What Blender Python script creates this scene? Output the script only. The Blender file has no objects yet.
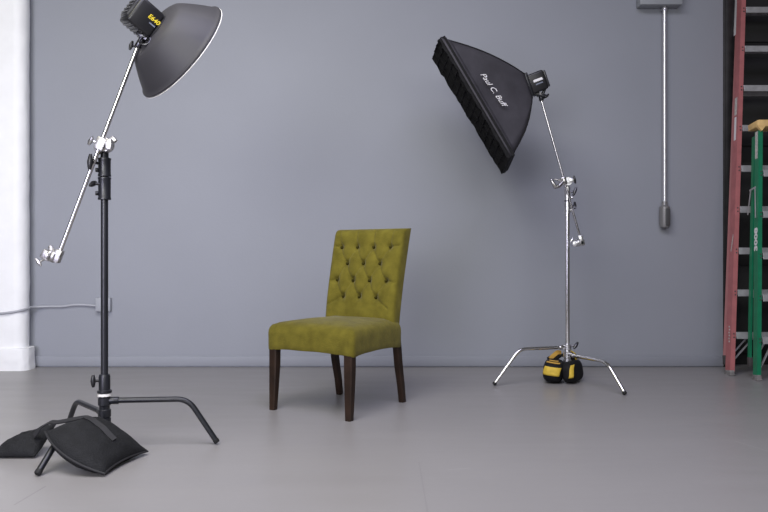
import bpy, bmesh, math, random
from mathutils import Vector, Matrix, noise
from math import pi, sin, cos, radians, sqrt

C = bpy.context.scene.collection
V = Vector
# ------------------------------------------------------------------ camera, world, lights, exposure
CAM_H, FOC = 0.89, 747.0            # camera height (m), focal length (px of a 768 px wide frame)
cam_d = bpy.data.cameras.new('camera')
cam_d.sensor_width = 36.0
cam_d.lens = FOC / 768.0 * 36.0
cam_d.clip_end = 100
cam = bpy.data.objects.new('camera', cam_d)
C.objects.link(cam)
cam.location = (0, 0, CAM_H)
cam.rotation_euler = (pi / 2, 0, 0)
bpy.context.scene.camera = cam

sc = bpy.context.scene
sc.view_settings.view_transform = 'Standard'
sc.view_settings.look = 'None'
sc.view_settings.gamma = 1.0
sc.view_settings.use_curve_mapping = False
sc.view_settings.exposure = 0.0

world = bpy.data.worlds.new('world')
sc.world = world
world.use_nodes = True
bg = world.node_tree.nodes['Background']
bg.inputs['Color'].default_value = (1, 1, 1, 1)
bg.inputs['Strength'].default_value = 0.08


def area(name, loc, target, sx, sy, power, col):
    d = bpy.data.lights.new(name, 'AREA')
    d.shape = 'RECTANGLE'
    d.size, d.size_y = sx, sy
    d.energy = power
    d.color = col
    o = bpy.data.objects.new(name, d)
    C.objects.link(o)
    o.location = loc
    o.rotation_euler = (V(target) - V(loc)).to_track_quat('-Z', 'Y').to_euler()
    return o


# daylight: windows behind the camera (left ones with spread narrowed to shape the wall's light) and two skylights overhead
area('window_light_low', (-2.8, -0.8, 1.3), (-2.2, 6.0, 1.0), 2.4, 1.8, 28, (0.78, 0.76, 1.04)).data.spread = 1.4
area('window_light_rear_left', (-2.0, -2.0, 2.6), (-2.0, 6.0, 2.0), 3.0, 2.0, 42, (0.93, 0.93, 0.86)).data.spread = 1.4
area('window_light_rear', (1.6, -2.6, 2.9), (0.2, 6.0, 0.8), 3.6, 1.8, 74, (1, 1, 1))
area('skylight', (0, 1.5, 4.4), (0, 1.5001, 0), 4.0, 3.0, 164, (1.0, 0.98, 1.30))
area('skylight', (-1.6, 1.5, 4.4), (-1.6, 1.5001, 0), 3.4, 3.0, 166, (1.0, 0.98, 0.72))


# ------------------------------------------------------------------ pixel helpers (photograph -> metres)
EYE = V((0, 0, CAM_H))                   # where the photograph was taken from


def P(px, py, Y):
    return V(((px - 384) / FOC * Y, Y, CAM_H + (256 - py) / FOC * Y))


def G(px, py):
    Y = FOC * CAM_H / (py - 256)
    return V(((px - 384) / FOC * Y, Y, 0))


# ------------------------------------------------------------------ materials
def mat(name, col, rough=0.5, metal=0.0, var=0.0, vscale=8.0, bump=0.0, bscale=40.0, sheen=0.0,
        spec=0.5, coat=0.0, detail=4.0):
    m = bpy.data.materials.new(name)
    m.use_nodes = True
    nt = m.node_tree
    b = nt.nodes['Principled BSDF']
    b.inputs['Base Color'].default_value = (*col, 1)
    b.inputs['Roughness'].default_value = rough
    b.inputs['Metallic'].default_value = metal
    b.inputs['Specular IOR Level'].default_value = spec
    if sheen:
        b.inputs['Sheen Weight'].default_value = sheen
        b.inputs['Sheen Roughness'].default_value = 0.4
    if coat:
        b.inputs['Coat Weight'].default_value = coat
    tc = nt.nodes.new('ShaderNodeTexCoord')
    if var:
        n = nt.nodes.new('ShaderNodeTexNoise')
        n.inputs['Scale'].default_value = vscale
        n.inputs['Detail'].default_value = detail
        nt.links.new(tc.outputs['Object'], n.inputs['Vector'])
        r = nt.nodes.new('ShaderNodeMapRange')
        r.inputs['From Min'].default_value = 0.3
        r.inputs['From Max'].default_value = 0.7
        r.inputs['To Min'].default_value = 1 - var
        r.inputs['To Max'].default_value = 1 + var
        nt.links.new(n.outputs['Fac'], r.inputs['Value'])
        mx = nt.nodes.new('ShaderNodeVectorMath')
        mx.operation = 'SCALE'
        mx.inputs[0].default_value = col
        nt.links.new(r.outputs['Result'], mx.inputs['Scale'])
        nt.links.new(mx.outputs['Vector'], b.inputs['Base Color'])
    if bump:
        n2 = nt.nodes.new('ShaderNodeTexNoise')
        n2.inputs['Scale'].default_value = bscale
        n2.inputs['Detail'].default_value = 6
        nt.links.new(tc.outputs['Object'], n2.inputs['Vector'])
        bp = nt.nodes.new('ShaderNodeBump')
        bp.inputs['Strength'].default_value = bump
        bp.inputs['Distance'].default_value = 0.01
        nt.links.new(n2.outputs['Fac'], bp.inputs['Height'])
        nt.links.new(bp.outputs['Normal'], b.inputs['Normal'])
    return m


M_wall = mat('grey_wall_paint', (0.262, 0.275, 0.315), 0.62, var=0.025, vscale=1.3, bump=0.06, bscale=60)
M_base = mat('grey_baseboard_paint', (0.258, 0.271, 0.311), 0.6, var=0.02, vscale=3)
M_col = mat('white_plaster', (0.83, 0.84, 0.86), 0.6, var=0.02, vscale=9, bump=0.25, bscale=14)
M_door = mat('black_door_paint', (0.006, 0.006, 0.007), 0.55)
M_frame = mat('black_frame_paint', (0.013, 0.012, 0.013), 0.5, var=0.5, vscale=14)
M_velvet = mat('olive_velvet', (0.140, 0.119, 0.0175), 0.92, var=0.22, vscale=16, bump=0.25, bscale=120, sheen=0.15, spec=0.1)
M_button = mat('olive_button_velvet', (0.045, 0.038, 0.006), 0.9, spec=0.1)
M_under = mat('dark_dust_cover', (0.01, 0.01, 0.01), 0.9)
M_wood = mat('dark_walnut', (0.024, 0.0125, 0.0075), 0.5, var=0.4, vscale=9, bump=0.1, spec=0.3)
M_blackmetal = mat('black_painted_steel', (0.011, 0.012, 0.016), 0.34, var=0.15, vscale=10)
M_blackplastic = mat('black_plastic', (0.011, 0.011, 0.013), 0.36)
M_ridge = mat('black_ridged_plastic', (0.022, 0.022, 0.025), 0.3)
M_dish = mat('dark_grey_dish_enamel', (0.036, 0.035, 0.041), 0.55, var=0.06, vscale=6, spec=0.45)
M_white = mat('white_enamel', (0.82, 0.81, 0.78), 0.45)
M_chrome_dark = mat('darkened_chrome', (0.50, 0.49, 0.49), 0.2, 1.0)  # chrome with the boom arm's dark reflections put into its base colour
M_chrome = mat('chrome', (0.78, 0.77, 0.76), 0.16, 1.0)
M_cast = mat('cast_silver', (0.72, 0.72, 0.73), 0.30, 1.0, var=0.2, vscale=60)
M_castpaint = mat('bright_silver_casting', (0.50, 0.49, 0.49), 0.38, 0.9, var=0.4, vscale=60)
M_darkcast = mat('dark_steel', (0.10, 0.10, 0.11), 0.3, 1.0)
M_rubber = mat('black_rubber', (0.008, 0.008, 0.009), 0.7)
M_fabric = mat('black_softbox_nylon', (0.042, 0.040, 0.048), 0.62, var=0.16, vscale=9, bump=0.25, bscale=12, spec=0.3)
M_grid = mat('black_grid_fabric', (0.008, 0.008, 0.009), 0.8, var=0.4, vscale=50, spec=0.2)
M_diff = mat('white_diffuser_cloth', (0.55, 0.55, 0.55), 0.9)
M_print = mat('white_print', (0.75, 0.74, 0.76), 0.6)
M_greyprint = mat('grey_print', (0.16, 0.18, 0.24), 0.6)
M_yellow = mat('yellow_print', (0.72, 0.56, 0.03), 0.5)
M_bag = mat('black_cordura', (0.012, 0.0125, 0.0145), 0.78, var=0.25, vscale=25, bump=0.5, bscale=160, spec=0.25)
M_bagstrap = mat('black_webbing', (0.013, 0.013, 0.016), 0.7)
M_bag2 = mat('black_bag_nylon', (0.006, 0.006, 0.0075), 0.7, spec=0.25)
M_yfab = mat('yellow_nylon', (0.62, 0.43, 0.045), 0.6, var=0.12, vscale=40)
M_ofab = mat('orange_yellow_nylon', (0.50, 0.29, 0.05), 0.6)
M_galv = mat('grey_box_paint', (0.285, 0.30, 0.325), 0.5, var=0.05, vscale=12)
M_emt = mat('galvanised_conduit', (0.72, 0.72, 0.75), 0.34, 0.85)
M_fit = mat('grey_cast_fitting', (0.24, 0.235, 0.24), 0.42, 0.45)
M_cover = mat('shaded_fitting_cover', (0.10, 0.10, 0.105), 0.45, 0.3)  # dark tone stands in for the shade of the fitting's recess
M_outlet = mat('painted_outlet_box', (0.34, 0.355, 0.395), 0.5)
M_cable = mat('grey_cable_jacket', (0.36, 0.37, 0.41), 0.5)
M_red = mat('faded_red_fibreglass', (0.40, 0.130, 0.135), 0.5, var=0.12, vscale=14)
M_redlt = mat('pink_worn_fibreglass', (0.47, 0.19, 0.19), 0.55, var=0.08, vscale=14)
M_green = mat('green_fibreglass', (0.004, 0.180, 0.083), 0.42, var=0.12, vscale=14)
M_alu = mat('worn_aluminium', (0.46, 0.46, 0.475), 0.45, 0.55, var=0.15, vscale=20)
M_cap = mat('yellow_plastic_cap', (0.70, 0.47, 0.19), 0.5, var=0.15, vscale=20)
M_stick = mat('worn_white_sticker', (0.50, 0.48, 0.46), 0.7, var=0.25, vscale=60)
M_shoe2 = mat('grey_worn_shoe', (0.20, 0.19, 0.19), 0.7, var=0.3, vscale=40)
M_shoe = mat('dark_rubber_shoe', (0.06, 0.055, 0.055), 0.7)


def floor_material():
    m = bpy.data.materials.new('grey_painted_concrete')
    m.use_nodes = True
    nt = m.node_tree
    L = nt.links.new
    b = nt.nodes['Principled BSDF']
    tc = nt.nodes.new('ShaderNodeTexCoord')

    def noise_n(scale, detail, stretch=None):
        n = nt.nodes.new('ShaderNodeTexNoise')
        n.inputs['Scale'].default_value = scale
        n.inputs['Detail'].default_value = detail
        if stretch:
            mp = nt.nodes.new('ShaderNodeMapping')
            mp.inputs['Scale'].default_value = stretch
            L(tc.outputs['Object'], mp.inputs['Vector'])
            L(mp.outputs['Vector'], n.inputs['Vector'])
        else:
            L(tc.outputs['Object'], n.inputs['Vector'])
        return n

    def math_n(op, a, bb=None, c=None):
        n = nt.nodes.new('ShaderNodeMath')
        n.operation = op
        for i, x in enumerate((a, bb, c)):
            if x is None:
                continue
            if isinstance(x, (int, float)):
                n.inputs[i].default_value = x
            else:
                L(x, n.inputs[i])
        return n.outputs[0]
    big = noise_n(0.9, 3).outputs['Fac']
    streak = noise_n(2.2, 5, (0.6, 3.0, 1)).outputs['Fac']
    fine = noise_n(35, 4).outputs['Fac']
    f = math_n('MULTIPLY_ADD', big, 0.10, 0.95)
    f = math_n('MULTIPLY_ADD', streak, 0.06, math_n('SUBTRACT', f, 0.03))
    f = math_n('MULTIPLY_ADD', fine, 0.03, math_n('SUBTRACT', f, 0.015))
    # hairline joints and scratches worn into the paint
    sep = nt.nodes.new('ShaderNodeSeparateXYZ')
    L(tc.outputs['Object'], sep.inputs[0])
    for (a, bb, w, amt) in SCRATCHES:
        d = bb - a
        ln = d.length
        d = d / ln
        nx, ny = -d.y, d.x
        dist = math_n('ABSOLUTE', math_n('ADD', math_n('MULTIPLY_ADD', sep.outputs[0], nx, -(a.x * nx + a.y * ny)),
                                         math_n('MULTIPLY', sep.outputs[1], ny)))
        al = math_n('ADD', math_n('MULTIPLY_ADD', sep.outputs[0], d.x, -(a.x * d.x + a.y * d.y)),
                    math_n('MULTIPLY', sep.outputs[1], d.y))
        wob = math_n('MULTIPLY_ADD', fine, 0.004, dist)
        on = math_n('MULTIPLY', math_n('LESS_THAN', wob, w + 0.002),
                    math_n('MULTIPLY', math_n('GREATER_THAN', al, 0.0), math_n('LESS_THAN', al, ln)))
        f = math_n('MULTIPLY_ADD', on, amt, f)
    mx = nt.nodes.new('ShaderNodeVectorMath')
    mx.operation = 'SCALE'
    mx.inputs[0].default_value = (0.262, 0.252, 0.256)
    L(f, mx.inputs['Scale'])
    L(mx.outputs[0], b.inputs['Base Color'])
    r = math_n('MULTIPLY_ADD', streak, 0.22, 0.26)
    L(r, b.inputs['Roughness'])
    b.inputs['Specular IOR Level'].default_value = 0.42
    bp = nt.nodes.new('ShaderNodeBump')
    bp.inputs['Strength'].default_value = 0.12
    bp.inputs['Distance'].default_value = 0.006
    L(noise_n(7, 5).outputs['Fac'], bp.inputs['Height'])
    L(bp.outputs['Normal'], b.inputs['Normal'])
    return m


SCRATCHES = [(G(14, 505), G(46, 486), 0.0035, -0.22), (G(419, 462), G(428, 515), 0.003, -0.10),
             (G(735, 441), G(790, 458), 0.004, 0.14), (G(447, 470), G(470, 468), 0.006, 0.10),
             (G(640, 425), G(700, 424), 0.006, 0.05), (G(300, 448), G(340, 446), 0.005, 0.05)]
M_floor = floor_material()


# ------------------------------------------------------------------ mesh builder
class MB:
    def __init__(s):
        s.bm = bmesh.new()

    def quad(s, vs):
        try:
            return s.bm.faces.new(vs)
        except ValueError:
            return None

    def grid(s, fn, nu, nv, closeu=False, closev=False):
        rows = [[s.bm.verts.new(fn(i / nu, j / nv)) for i in range(nu if closeu else nu + 1)]
                for j in range(nv if closev else nv + 1)]
        U, W = len(rows[0]), len(rows)
        for j in range(W if closev else W - 1):
            for i in range(U if closeu else U - 1):
                s.quad((rows[j][i], rows[j][(i + 1) % U], rows[(j + 1) % W][(i + 1) % U], rows[(j + 1) % W][i]))
        return rows

    def box(s, c, size, M=None, bev=0.0, seg=2):
        tmp = bmesh.new()
        bmesh.ops.create_cube(tmp, size=1.0)
        for v in tmp.verts:
            v.co = V((v.co.x * size[0], v.co.y * size[1], v.co.z * size[2]))
        if bev:
            bmesh.ops.bevel(tmp, geom=tmp.edges[:], offset=bev, segments=seg, profile=0.5, affect='EDGES')
        R = (M.to_3x3() if M else Matrix.Identity(3))
        mp = {}
        for v in tmp.verts:
            mp[v] = s.bm.verts.new(V(c) + R @ v.co)
        for f in tmp.faces:
            s.quad([mp[v] for v in f.verts])
        tmp.free()
        return s

    def beam(s, a, b, w, h, up=(0, 0, 1), bev=0.0):
        a, b = V(a), V(b)
        x = (b - a).normalized()
        u = V(up)
        y = u.cross(x).normalized()
        z = x.cross(y)
        s.box((a + b) / 2, ((b - a).length, w, h), Matrix((x, y, z)).transposed(), bev)
        return s

    def tube(s, pts, r, n=12, cap=True):
        pts = [V(p) for p in pts]
        k = len(pts)
        rs = r if isinstance(r, (list, tuple)) else [r] * k
        rings = []
        t0 = (pts[1] - pts[0]).normalized()
        ref = V((0, 0, 1)) if abs(t0.z) < 0.9 else V((1, 0, 0))
        nrm = (ref - ref.dot(t0) * t0).normalized()
        for i in range(k):
            if i == 0:
                t = pts[1] - pts[0]
            elif i == k - 1:
                t = pts[-1] - pts[-2]
            else:
                t = (pts[i + 1] - pts[i]).normalized() + (pts[i] - pts[i - 1]).normalized()
            t.normalize()
            nrm = (nrm - nrm.dot(t) * t).normalized()
            bi = t.cross(nrm)
            rings.append([s.bm.verts.new(pts[i] + rs[i] * (cos(2 * pi * j / n) * nrm + sin(2 * pi * j / n) * bi))
                          for j in range(n)])
        for i in range(k - 1):
            for j in range(n):
                s.quad((rings[i][j], rings[i][(j + 1) % n], rings[i + 1][(j + 1) % n], rings[i + 1][j]))
        if cap:
            s.quad(rings[0][::-1])
            s.quad(rings[-1])
        return s

    def cyl(s, a, b, r, n=16, bev=0.0):
        a, b = V(a), V(b)
        if bev:
            d = (b - a).normalized()
            return s.tube([a, a + d * 1e-5, a + d * bev, b - d * bev, b - d * 1e-5, b],
                          [max(r - bev, 1e-4), r - bev * 0.7, r, r, r - bev * 0.7, max(r - bev, 1e-4)], n)
        return s.tube([a, b], r, n)

    def lathe(s, prof, o, axis, n=48):
        """prof: (radius, distance along axis) pairs"""
        o, a = V(o), V(axis).normalized()
        ref = V((0, 0, 1)) if abs(a.z) < 0.9 else V((1, 0, 0))
        u = (ref - ref.dot(a) * a).normalized()
        w = a.cross(u)
        s.grid(lambda x, y: o, 1, 1) if False else None
        rows = [[s.bm.verts.new(o + a * d + r * (cos(2 * pi * j / n) * u + sin(2 * pi * j / n) * w)) for j in range(n)]
                for r, d in prof]
        for i in range(len(rows) - 1):
            for j in range(n):
                s.quad((rows[i][j], rows[i][(j + 1) % n], rows[i + 1][(j + 1) % n], rows[i + 1][j]))
        return rows

    def build(s, name, m, parent=None, smooth=True, recalc=True, auto=40):
        if recalc:
            bmesh.ops.recalc_face_normals(s.bm, faces=s.bm.faces[:])
        if parent is not None:
            inv = world_matrix(parent).inverted()
            s.bm.transform(inv)
        me = bpy.data.meshes.new(name)
        if smooth:
            for f in s.bm.faces:
                f.smooth = True
            for e in s.bm.edges:
                if len(e.link_faces) == 2 and e.calc_face_angle(0) > radians(auto):
                    e.smooth = False
        s.bm.to_mesh(me)
        s.bm.free()
        me.materials.append(m)
        o = bpy.data.objects.new(name, me)
        C.objects.link(o)
        if parent is not None:
            o.parent = parent
        return o


def world_matrix(o):
    mw = Matrix.LocRotScale(o.location, o.rotation_euler, o.scale)
    return world_matrix(o.parent) @ mw if o.parent else mw


def thing(name, label, cat, loc=(0, 0, 0), rot=(0, 0, 0), group=None):
    o = bpy.data.objects.new(name, None)
    o.empty_display_size = 0.1
    C.objects.link(o)
    o.location = loc
    o.rotation_euler = rot
    o['label'] = label
    o['category'] = cat
    if group:
        o['group'] = group
    return o


def tag(o, label, cat, group=None):
    o['label'] = label
    o['category'] = cat
    if group:
        o['group'] = group
    return o


def struct(o):
    o['kind'] = 'structure'
    return o


def text(name, body, size, M, m, parent, shear=0.0, extrude=0.0008, sx=1.0, bold=0.0):
    cu = bpy.data.curves.new(name, 'FONT')
    cu.body = body
    cu.size = size
    cu.shear = shear
    cu.extrude = extrude
    cu.offset = bold
    cu.align_x = 'CENTER'
    cu.align_y = 'CENTER'
    cu.resolution_u = 3
    tmp = bpy.data.objects.new('tmp', cu)
    C.objects.link(tmp)
    dg = bpy.context.evaluated_depsgraph_get()
    me = bpy.data.meshes.new_from_object(tmp.evaluated_get(dg))
    bpy.data.objects.remove(tmp)
    me.name = name
    me.transform(Matrix.Diagonal((sx, 1, 1, 1)))
    me.transform(world_matrix(parent).inverted() @ M)
    me.materials.clear()
    me.materials.append(m)
    o = bpy.data.objects.new(name, me)
    C.objects.link(o)
    o.parent = parent
    return o


def frame(x, y, z, o):
    return Matrix(((x[0], y[0], z[0], o[0]), (x[1], y[1], z[1], o[1]), (x[2], y[2], z[2], o[2]), (0, 0, 0, 1)))


# ------------------------------------------------------------------ room shell
WY = 5.99                                   # the grey wall's plane
WX = (723 - 384) / FOC * WY                 # its right end, where the black opening starts
b = MB()
b.box((0, 3.0, -0.05), (18, 14, 0.1))
struct(b.build('floor', M_floor, smooth=False))
b = MB()
b.box(((-8 + WX) / 2, WY + 0.1, 2.2), (WX + 8, 0.2, 4.4))
b.box((6.3, WY + 0.1, 2.2), (3.6, 0.2, 4.4))
wall = struct(b.build('wall_back', M_wall, smooth=False))
bt = CAM_H - 100 / FOC * WY
b = MB()
b.box(((-8 + WX) / 2, WY - 0.007, 0.004 + bt / 2), (WX + 8, 0.014, bt - 0.008), bev=0.003)
struct(b.build('baseboard_back', M_base))
b = MB()
b.box((WX + 0.9, WY + 0.16, 2.2), (1.8, 0.05, 4.4))
for k in range(5):
    b.box((WX + 0.9, WY + 0.130, 0.45 + k * 0.85), (1.7, 0.02, 0.72), bev=0.008)
struct(b.build('door_1', M_door))
b = MB()
b.box((WX + 0.045, WY + 0.06, 2.2), (0.088, 0.13, 4.4), bev=0.006)
b.box((WX + 0.045, WY - 0.006, 2.2), (0.05, 0.012, 4.4), bev=0.003)
struct(b.build('trim_1', M_frame))


# white plaster column standing just in front of the wall
def rounded_prism(b, x0, x1, y0, y1, r, z0, z1, rough=0.0, nz=40, flare=None):
    per = []
    for (cx, cy, a0) in ((x1 - r, y0 + r, -90), (x1 - r, y1 - r, 0), (x0 + r, y1 - r, 90), (x0 + r, y0 + r, 180)):
        for k in range(9):
            a = radians(a0 + k * 90 / 8)
            per.append((cx, cy, cos(a), sin(a)))
    n = len(per)
    rows = []
    for j in range(nz + 1):
        z = z0 + (z1 - z0) * j / nz
        row = []
        for (cx, cy, ca, sa) in per:
            d = rough * noise.noise(V((cx * 3 + ca, cy * 3 + sa, z * 7)))
            d += 0.6 * rough * noise.noise(V((cx * 9 + ca * 4, cy * 9 + sa * 4, z * 23)))
            row.append(b.bm.verts.new((cx + (r + d) * ca, cy + (r + d) * sa, z)))
        rows.append(row)
    for j in range(nz):
        for i in range(n):
            b.quad((rows[j][i], rows[j][(i + 1) % n], rows[j + 1][(i + 1) % n], rows[j + 1][i]))
    b.quad(rows[0][::-1])
    b.quad(rows[-1])


b = MB()
rounded_prism(b, -3.60, -2.805, 5.800, 5.975, 0.080, 0.0, 4.4, 0.004, 110)
col = struct(b.build('column', M_col))
b = MB()
rounded_prism(b, -3.63, -2.770, 5.775, 5.980, 0.07, 0.0, 0.172, 0.009, 10)
b.build('column_base', M_col, col)

# ------------------------------------------------------------------ chair
yaw = 0.579
chair = thing('upholstered_chair', 'olive green button-tufted velvet chair with dark wooden legs', 'chair',
              (-0.4243, 4.166, 0), (0, 0, -yaw))
chair.scale = (1.022, 1.022, 1.022)
CM = world_matrix(chair)


def ch(x, y, z):                            # chair frame: x right seen from the front, y towards the back
    return CM @ V((x, y, z))


def lerp(a, b, t):
    return a + (b - a) * t


def sstep(t):
    t = max(0.0, min(1.0, t))
    return t * t * (3 - 2 * t)


# seat: boxy cushion with a crowned top, skirt over the rails, lower edge drawn up between the legs
def seat_fn():
    b = MB()
    N, Lh = 72, 12
    per = []
    Wf, Wr, D = 0.599, 0.532, 0.55

    def outline(t):                         # perimeter with rounded corners, t in 0..1
        pts = [(-Wf / 2, 0.0), (Wf / 2, 0.0), (Wr / 2, D), (-Wr / 2, D)]
        r = 0.03
        out = []
        for k in range(4):
            p0, p, p1 = V(pts[k - 1]), V(pts[k]), V(pts[(k + 1) % 4])
            d0, d1 = (p0 - p).normalized(), (p1 - p).normalized()
            a, c = p + d0 * r, p + d1 * r
            for q in range(5):
                u = q / 4
                out.append(a * (1 - u) ** 2 + p * 2 * u * (1 - u) + c * u * u)
            for q in range(1, 14):
                nx = p1 - d1 * r if False else p1 + (p - p1).normalized() * r
                out.append(c.lerp(nx, q / 14))
        return out
    out = outline(0)
    n = len(out)
    cx, cy = 0.0, D / 2
    prof = [(0.985, 0.0), (1.0, 0.006), (1.004, 0.03), (1.003, 0.06), (1.006, 0.09), (1.0, 0.108), (0.985, 0.122), (0.955, 0.134)]
    rows = []
    for (s_, h) in prof:
        row = []
        for p in out:
            fx, fy = abs(p.x) / (Wf / 2), p.y / D
            mid = (1 - fx ** 4) if p.y < 0.05 else 4 * fy * (1 - fy)
            zb = 0.335 + 0.014 * max(0, mid)
            z = zb + h * (0.480 - zb) / 0.134 + 0.002 * noise.noise(V((p.x * 9, p.y * 9, h * 30)))
            x = cx + (p.x - cx) * s_
            y = cy + (p.y - cy) * s_
            row.append(b.bm.verts.new(ch(x, y, z)))
        rows.append(row)
    for k in range(1, 9):                   # crowned top
        s_ = 0.955 * (1 - k / 9)
        row = []
        for p in out:
            rr = 1 - s_ ** 2
            z = 0.480 + 0.040 * rr ** 0.8 + 0.004 * noise.noise(V((p.x * s_ * 7, p.y * s_ * 7, 3)))
            row.append(b.bm.verts.new(ch(cx + p.x * s_, cy + (p.y - cy) * s_, z)))
        rows.append(row)
    for j in range(len(rows) - 1):
        for i in range(n):
            b.quad((rows[j][i], rows[j][(i + 1) % n], rows[j + 1][(i + 1) % n], rows[j + 1][i]))
    b.quad(rows[-1])
    return b.build('seat', M_velvet, chair, auto=70)


seat = seat_fn()
b = MB()
b.box((0, 0, 0), (0.01, 0.01, 0.01))
b.bm.clear()
b.grid(lambda u, v: ch(lerp(-0.28, 0.28, u) * (1 - 0.1 * v), 0.015 + 0.52 * v, 0.352), 2, 2)
b.build('dust_cover', M_under, seat)

BUT = []
for r_, z in enumerate((0.925, 0.826, 0.724, 0.625)):
    for x in ((-0.180, -0.060, 0.060, 0.180) if r_ % 2 == 0 else (-0.120, 0.0, 0.120)):
        BUT.append((x - 0.012, z))
CRE = []
for (x, z) in BUT:
    for (x2, z2) in BUT:
        if z2 < z and abs(z - z2) < 0.13 and abs(x - x2) < 0.08:
            CRE.append((x, z, x2, z2))
for (x, z) in BUT[:4]:
    CRE.append((x, z, x * 1.1, 1.04))
for k, sgn in ((0, -1), (3, 1), (7, -1), (10, 1)):
    x, z = BUT[k]
    CRE.append((x, z, sgn * 0.27, z + (0.012 if k < 5 else -0.012)))
for k in (11, 13):
    x, z = BUT[k]
    CRE.append((x, z, x * 1.9, 0.565))


def back_y(z):
    t = max(0, (z - 0.40) / 0.648)
    return 0.455 + 0.132 * t ** 1.35


def back_fn():
    b = MB()
    nu, nv = 110, 130
    z0, z1 = 0.40, 1.040
    T = 0.082

    def dent(x, z):
        d = 0.0
        for (bx, bz) in BUT:
            r2 = (x - bx) ** 2 + (z - bz) ** 2
            d += 0.020 * math.exp(-r2 / 0.00036) + 0.010 * math.exp(-r2 / 0.0022)
        cc = 0.0
        for (ax, az, cx, cz) in CRE:
            dx, dz = cx - ax, cz - az
            t = max(0, min(1, ((x - ax) * dx + (z - az) * dz) / (dx * dx + dz * dz)))
            q = (x - ax - t * dx) ** 2 + (z - az - t * dz) ** 2
            cc = max(cc, math.exp(-sqrt(q) / 0.007))
        return d + 0.0095 * cc

    def hw(z):
        t = (z - z0) / (z1 - z0)
        return lerp(0.249, 0.258, t)

    def front(u, v):
        # parameter squeezed towards the borders so the rounding is well resolved
        uu = 0.5 - 0.5 * cos(pi * u) if False else u
        z = lerp(z0, z1, v)
        x = (2 * uu - 1) * hw(z)
        eu = min(1, (1 - abs(2 * uu - 1)) / 0.14)
        ev = min(1, (1 - v) / 0.07)
        round_ = 0.030 * (1 - sqrt(max(0, 1 - (1 - eu) ** 2))) + 0.034 * (1 - sqrt(max(0, 1 - (1 - ev) ** 2)))
        w = sstep(min(1, (1 - abs(2 * uu - 1)) / 0.10)) * sstep((1 - v) / 0.05)
        y = back_y(z) + round_ + dent(x, z) * w + 0.002 * noise.noise(V((x * 22, 0, z * 22)))
        return ch(x, y - 0.006, z - 0.004 * (1 - ev))

    f = b.grid(front, nu, nv)

    def back(u, v):
        z = lerp(z0, z1, v)
        return ch((2 * u - 1) * (hw(z) - 0.002), back_y(z) + T + 0.004 * sin(pi * u), z - 0.002)
    k = b.grid(back, nu, nv)
    for i in range(nu):
        b.quad((f[-1][i], f[-1][i + 1], k[-1][i + 1], k[-1][i]))
        b.quad((f[0][i], f[0][i + 1], k[0][i + 1], k[0][i]))
    for j in range(nv):
        b.quad((f[j][0], f[j + 1][0], k[j + 1][0], k[j][0]))
        b.quad((f[j][-1], f[j + 1][-1], k[j + 1][-1], k[j][-1]))
    return b.build('backrest', M_velvet, chair, auto=75)


backrest = back_fn()
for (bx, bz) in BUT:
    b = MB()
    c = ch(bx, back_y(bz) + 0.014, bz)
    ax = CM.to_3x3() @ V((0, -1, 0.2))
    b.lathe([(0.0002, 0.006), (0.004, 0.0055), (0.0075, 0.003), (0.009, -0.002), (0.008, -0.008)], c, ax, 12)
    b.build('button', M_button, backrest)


def leg_mesh(pts):                          # (x, y, z, half width, half depth) stations
    b = MB()
    rows = []
    for (x, y, z, w, d) in pts:
        c = 0.25
        row = []
        for (sx, sy) in ((1 - c, -1), (1, -1 + c), (1, 1 - c), (1 - c, 1), (-1 + c, 1), (-1, 1 - c), (-1, -1 + c), (-1 + c, -1)):
            row.append(b.bm.verts.new(ch(x + sx * w, y + sy * d, z)))
        rows.append(row)
    for j in range(len(rows) - 1):
        for i in range(8):
            b.quad((rows[j][i], rows[j][(i + 1) % 8], rows[j + 1][(i + 1) % 8], rows[j + 1][i]))
    b.quad(rows[0][::-1])
    b.quad(rows[-1])
    return b.build('leg', M_wood, chair, auto=30)


for sx in (1, -1):
    leg_mesh([(sx * 0.2655, 0.016, 0.0, 0.0165, 0.0165), (sx * 0.2655, 0.018, 0.004, 0.018, 0.018), (sx * 0.264, 0.022, 0.12, 0.022, 0.021),
              (sx * 0.2625, 0.027, 0.25, 0.0255, 0.0245), (sx * 0.262, 0.028, 0.38, 0.0265, 0.0255)])
    leg_mesh([(sx * 0.232, 0.604, 0.0, 0.0155, 0.018), (sx * 0.232, 0.603, 0.004, 0.017, 0.0195), (sx * 0.232, 0.588, 0.10, 0.018, 0.021),
              (sx * 0.233, 0.560, 0.22, 0.0195, 0.023), (sx * 0.234, 0.535, 0.38, 0.020, 0.024)])


# ------------------------------------------------------------------ light stands
def t_knob(b, at, d, size=0.03, bar=None, r=0.005):
    """shaft from `at` along d with a wing bar across its end"""
    at, d = V(at), V(d).normalized()
    e = at + d * size
    b.cyl(at, e, r, 8)
    bar = V(bar) if bar else V((0, 0, 1))
    L_ = size * 1.0
    b.tube([e - bar * L_, e - bar * L_ * 0.6, e, e + bar * L_ * 0.6, e + bar * L_],
           [r * 0.95, r * 1.5, r * 2.0, r * 1.5, r * 0.95], 10)


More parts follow.
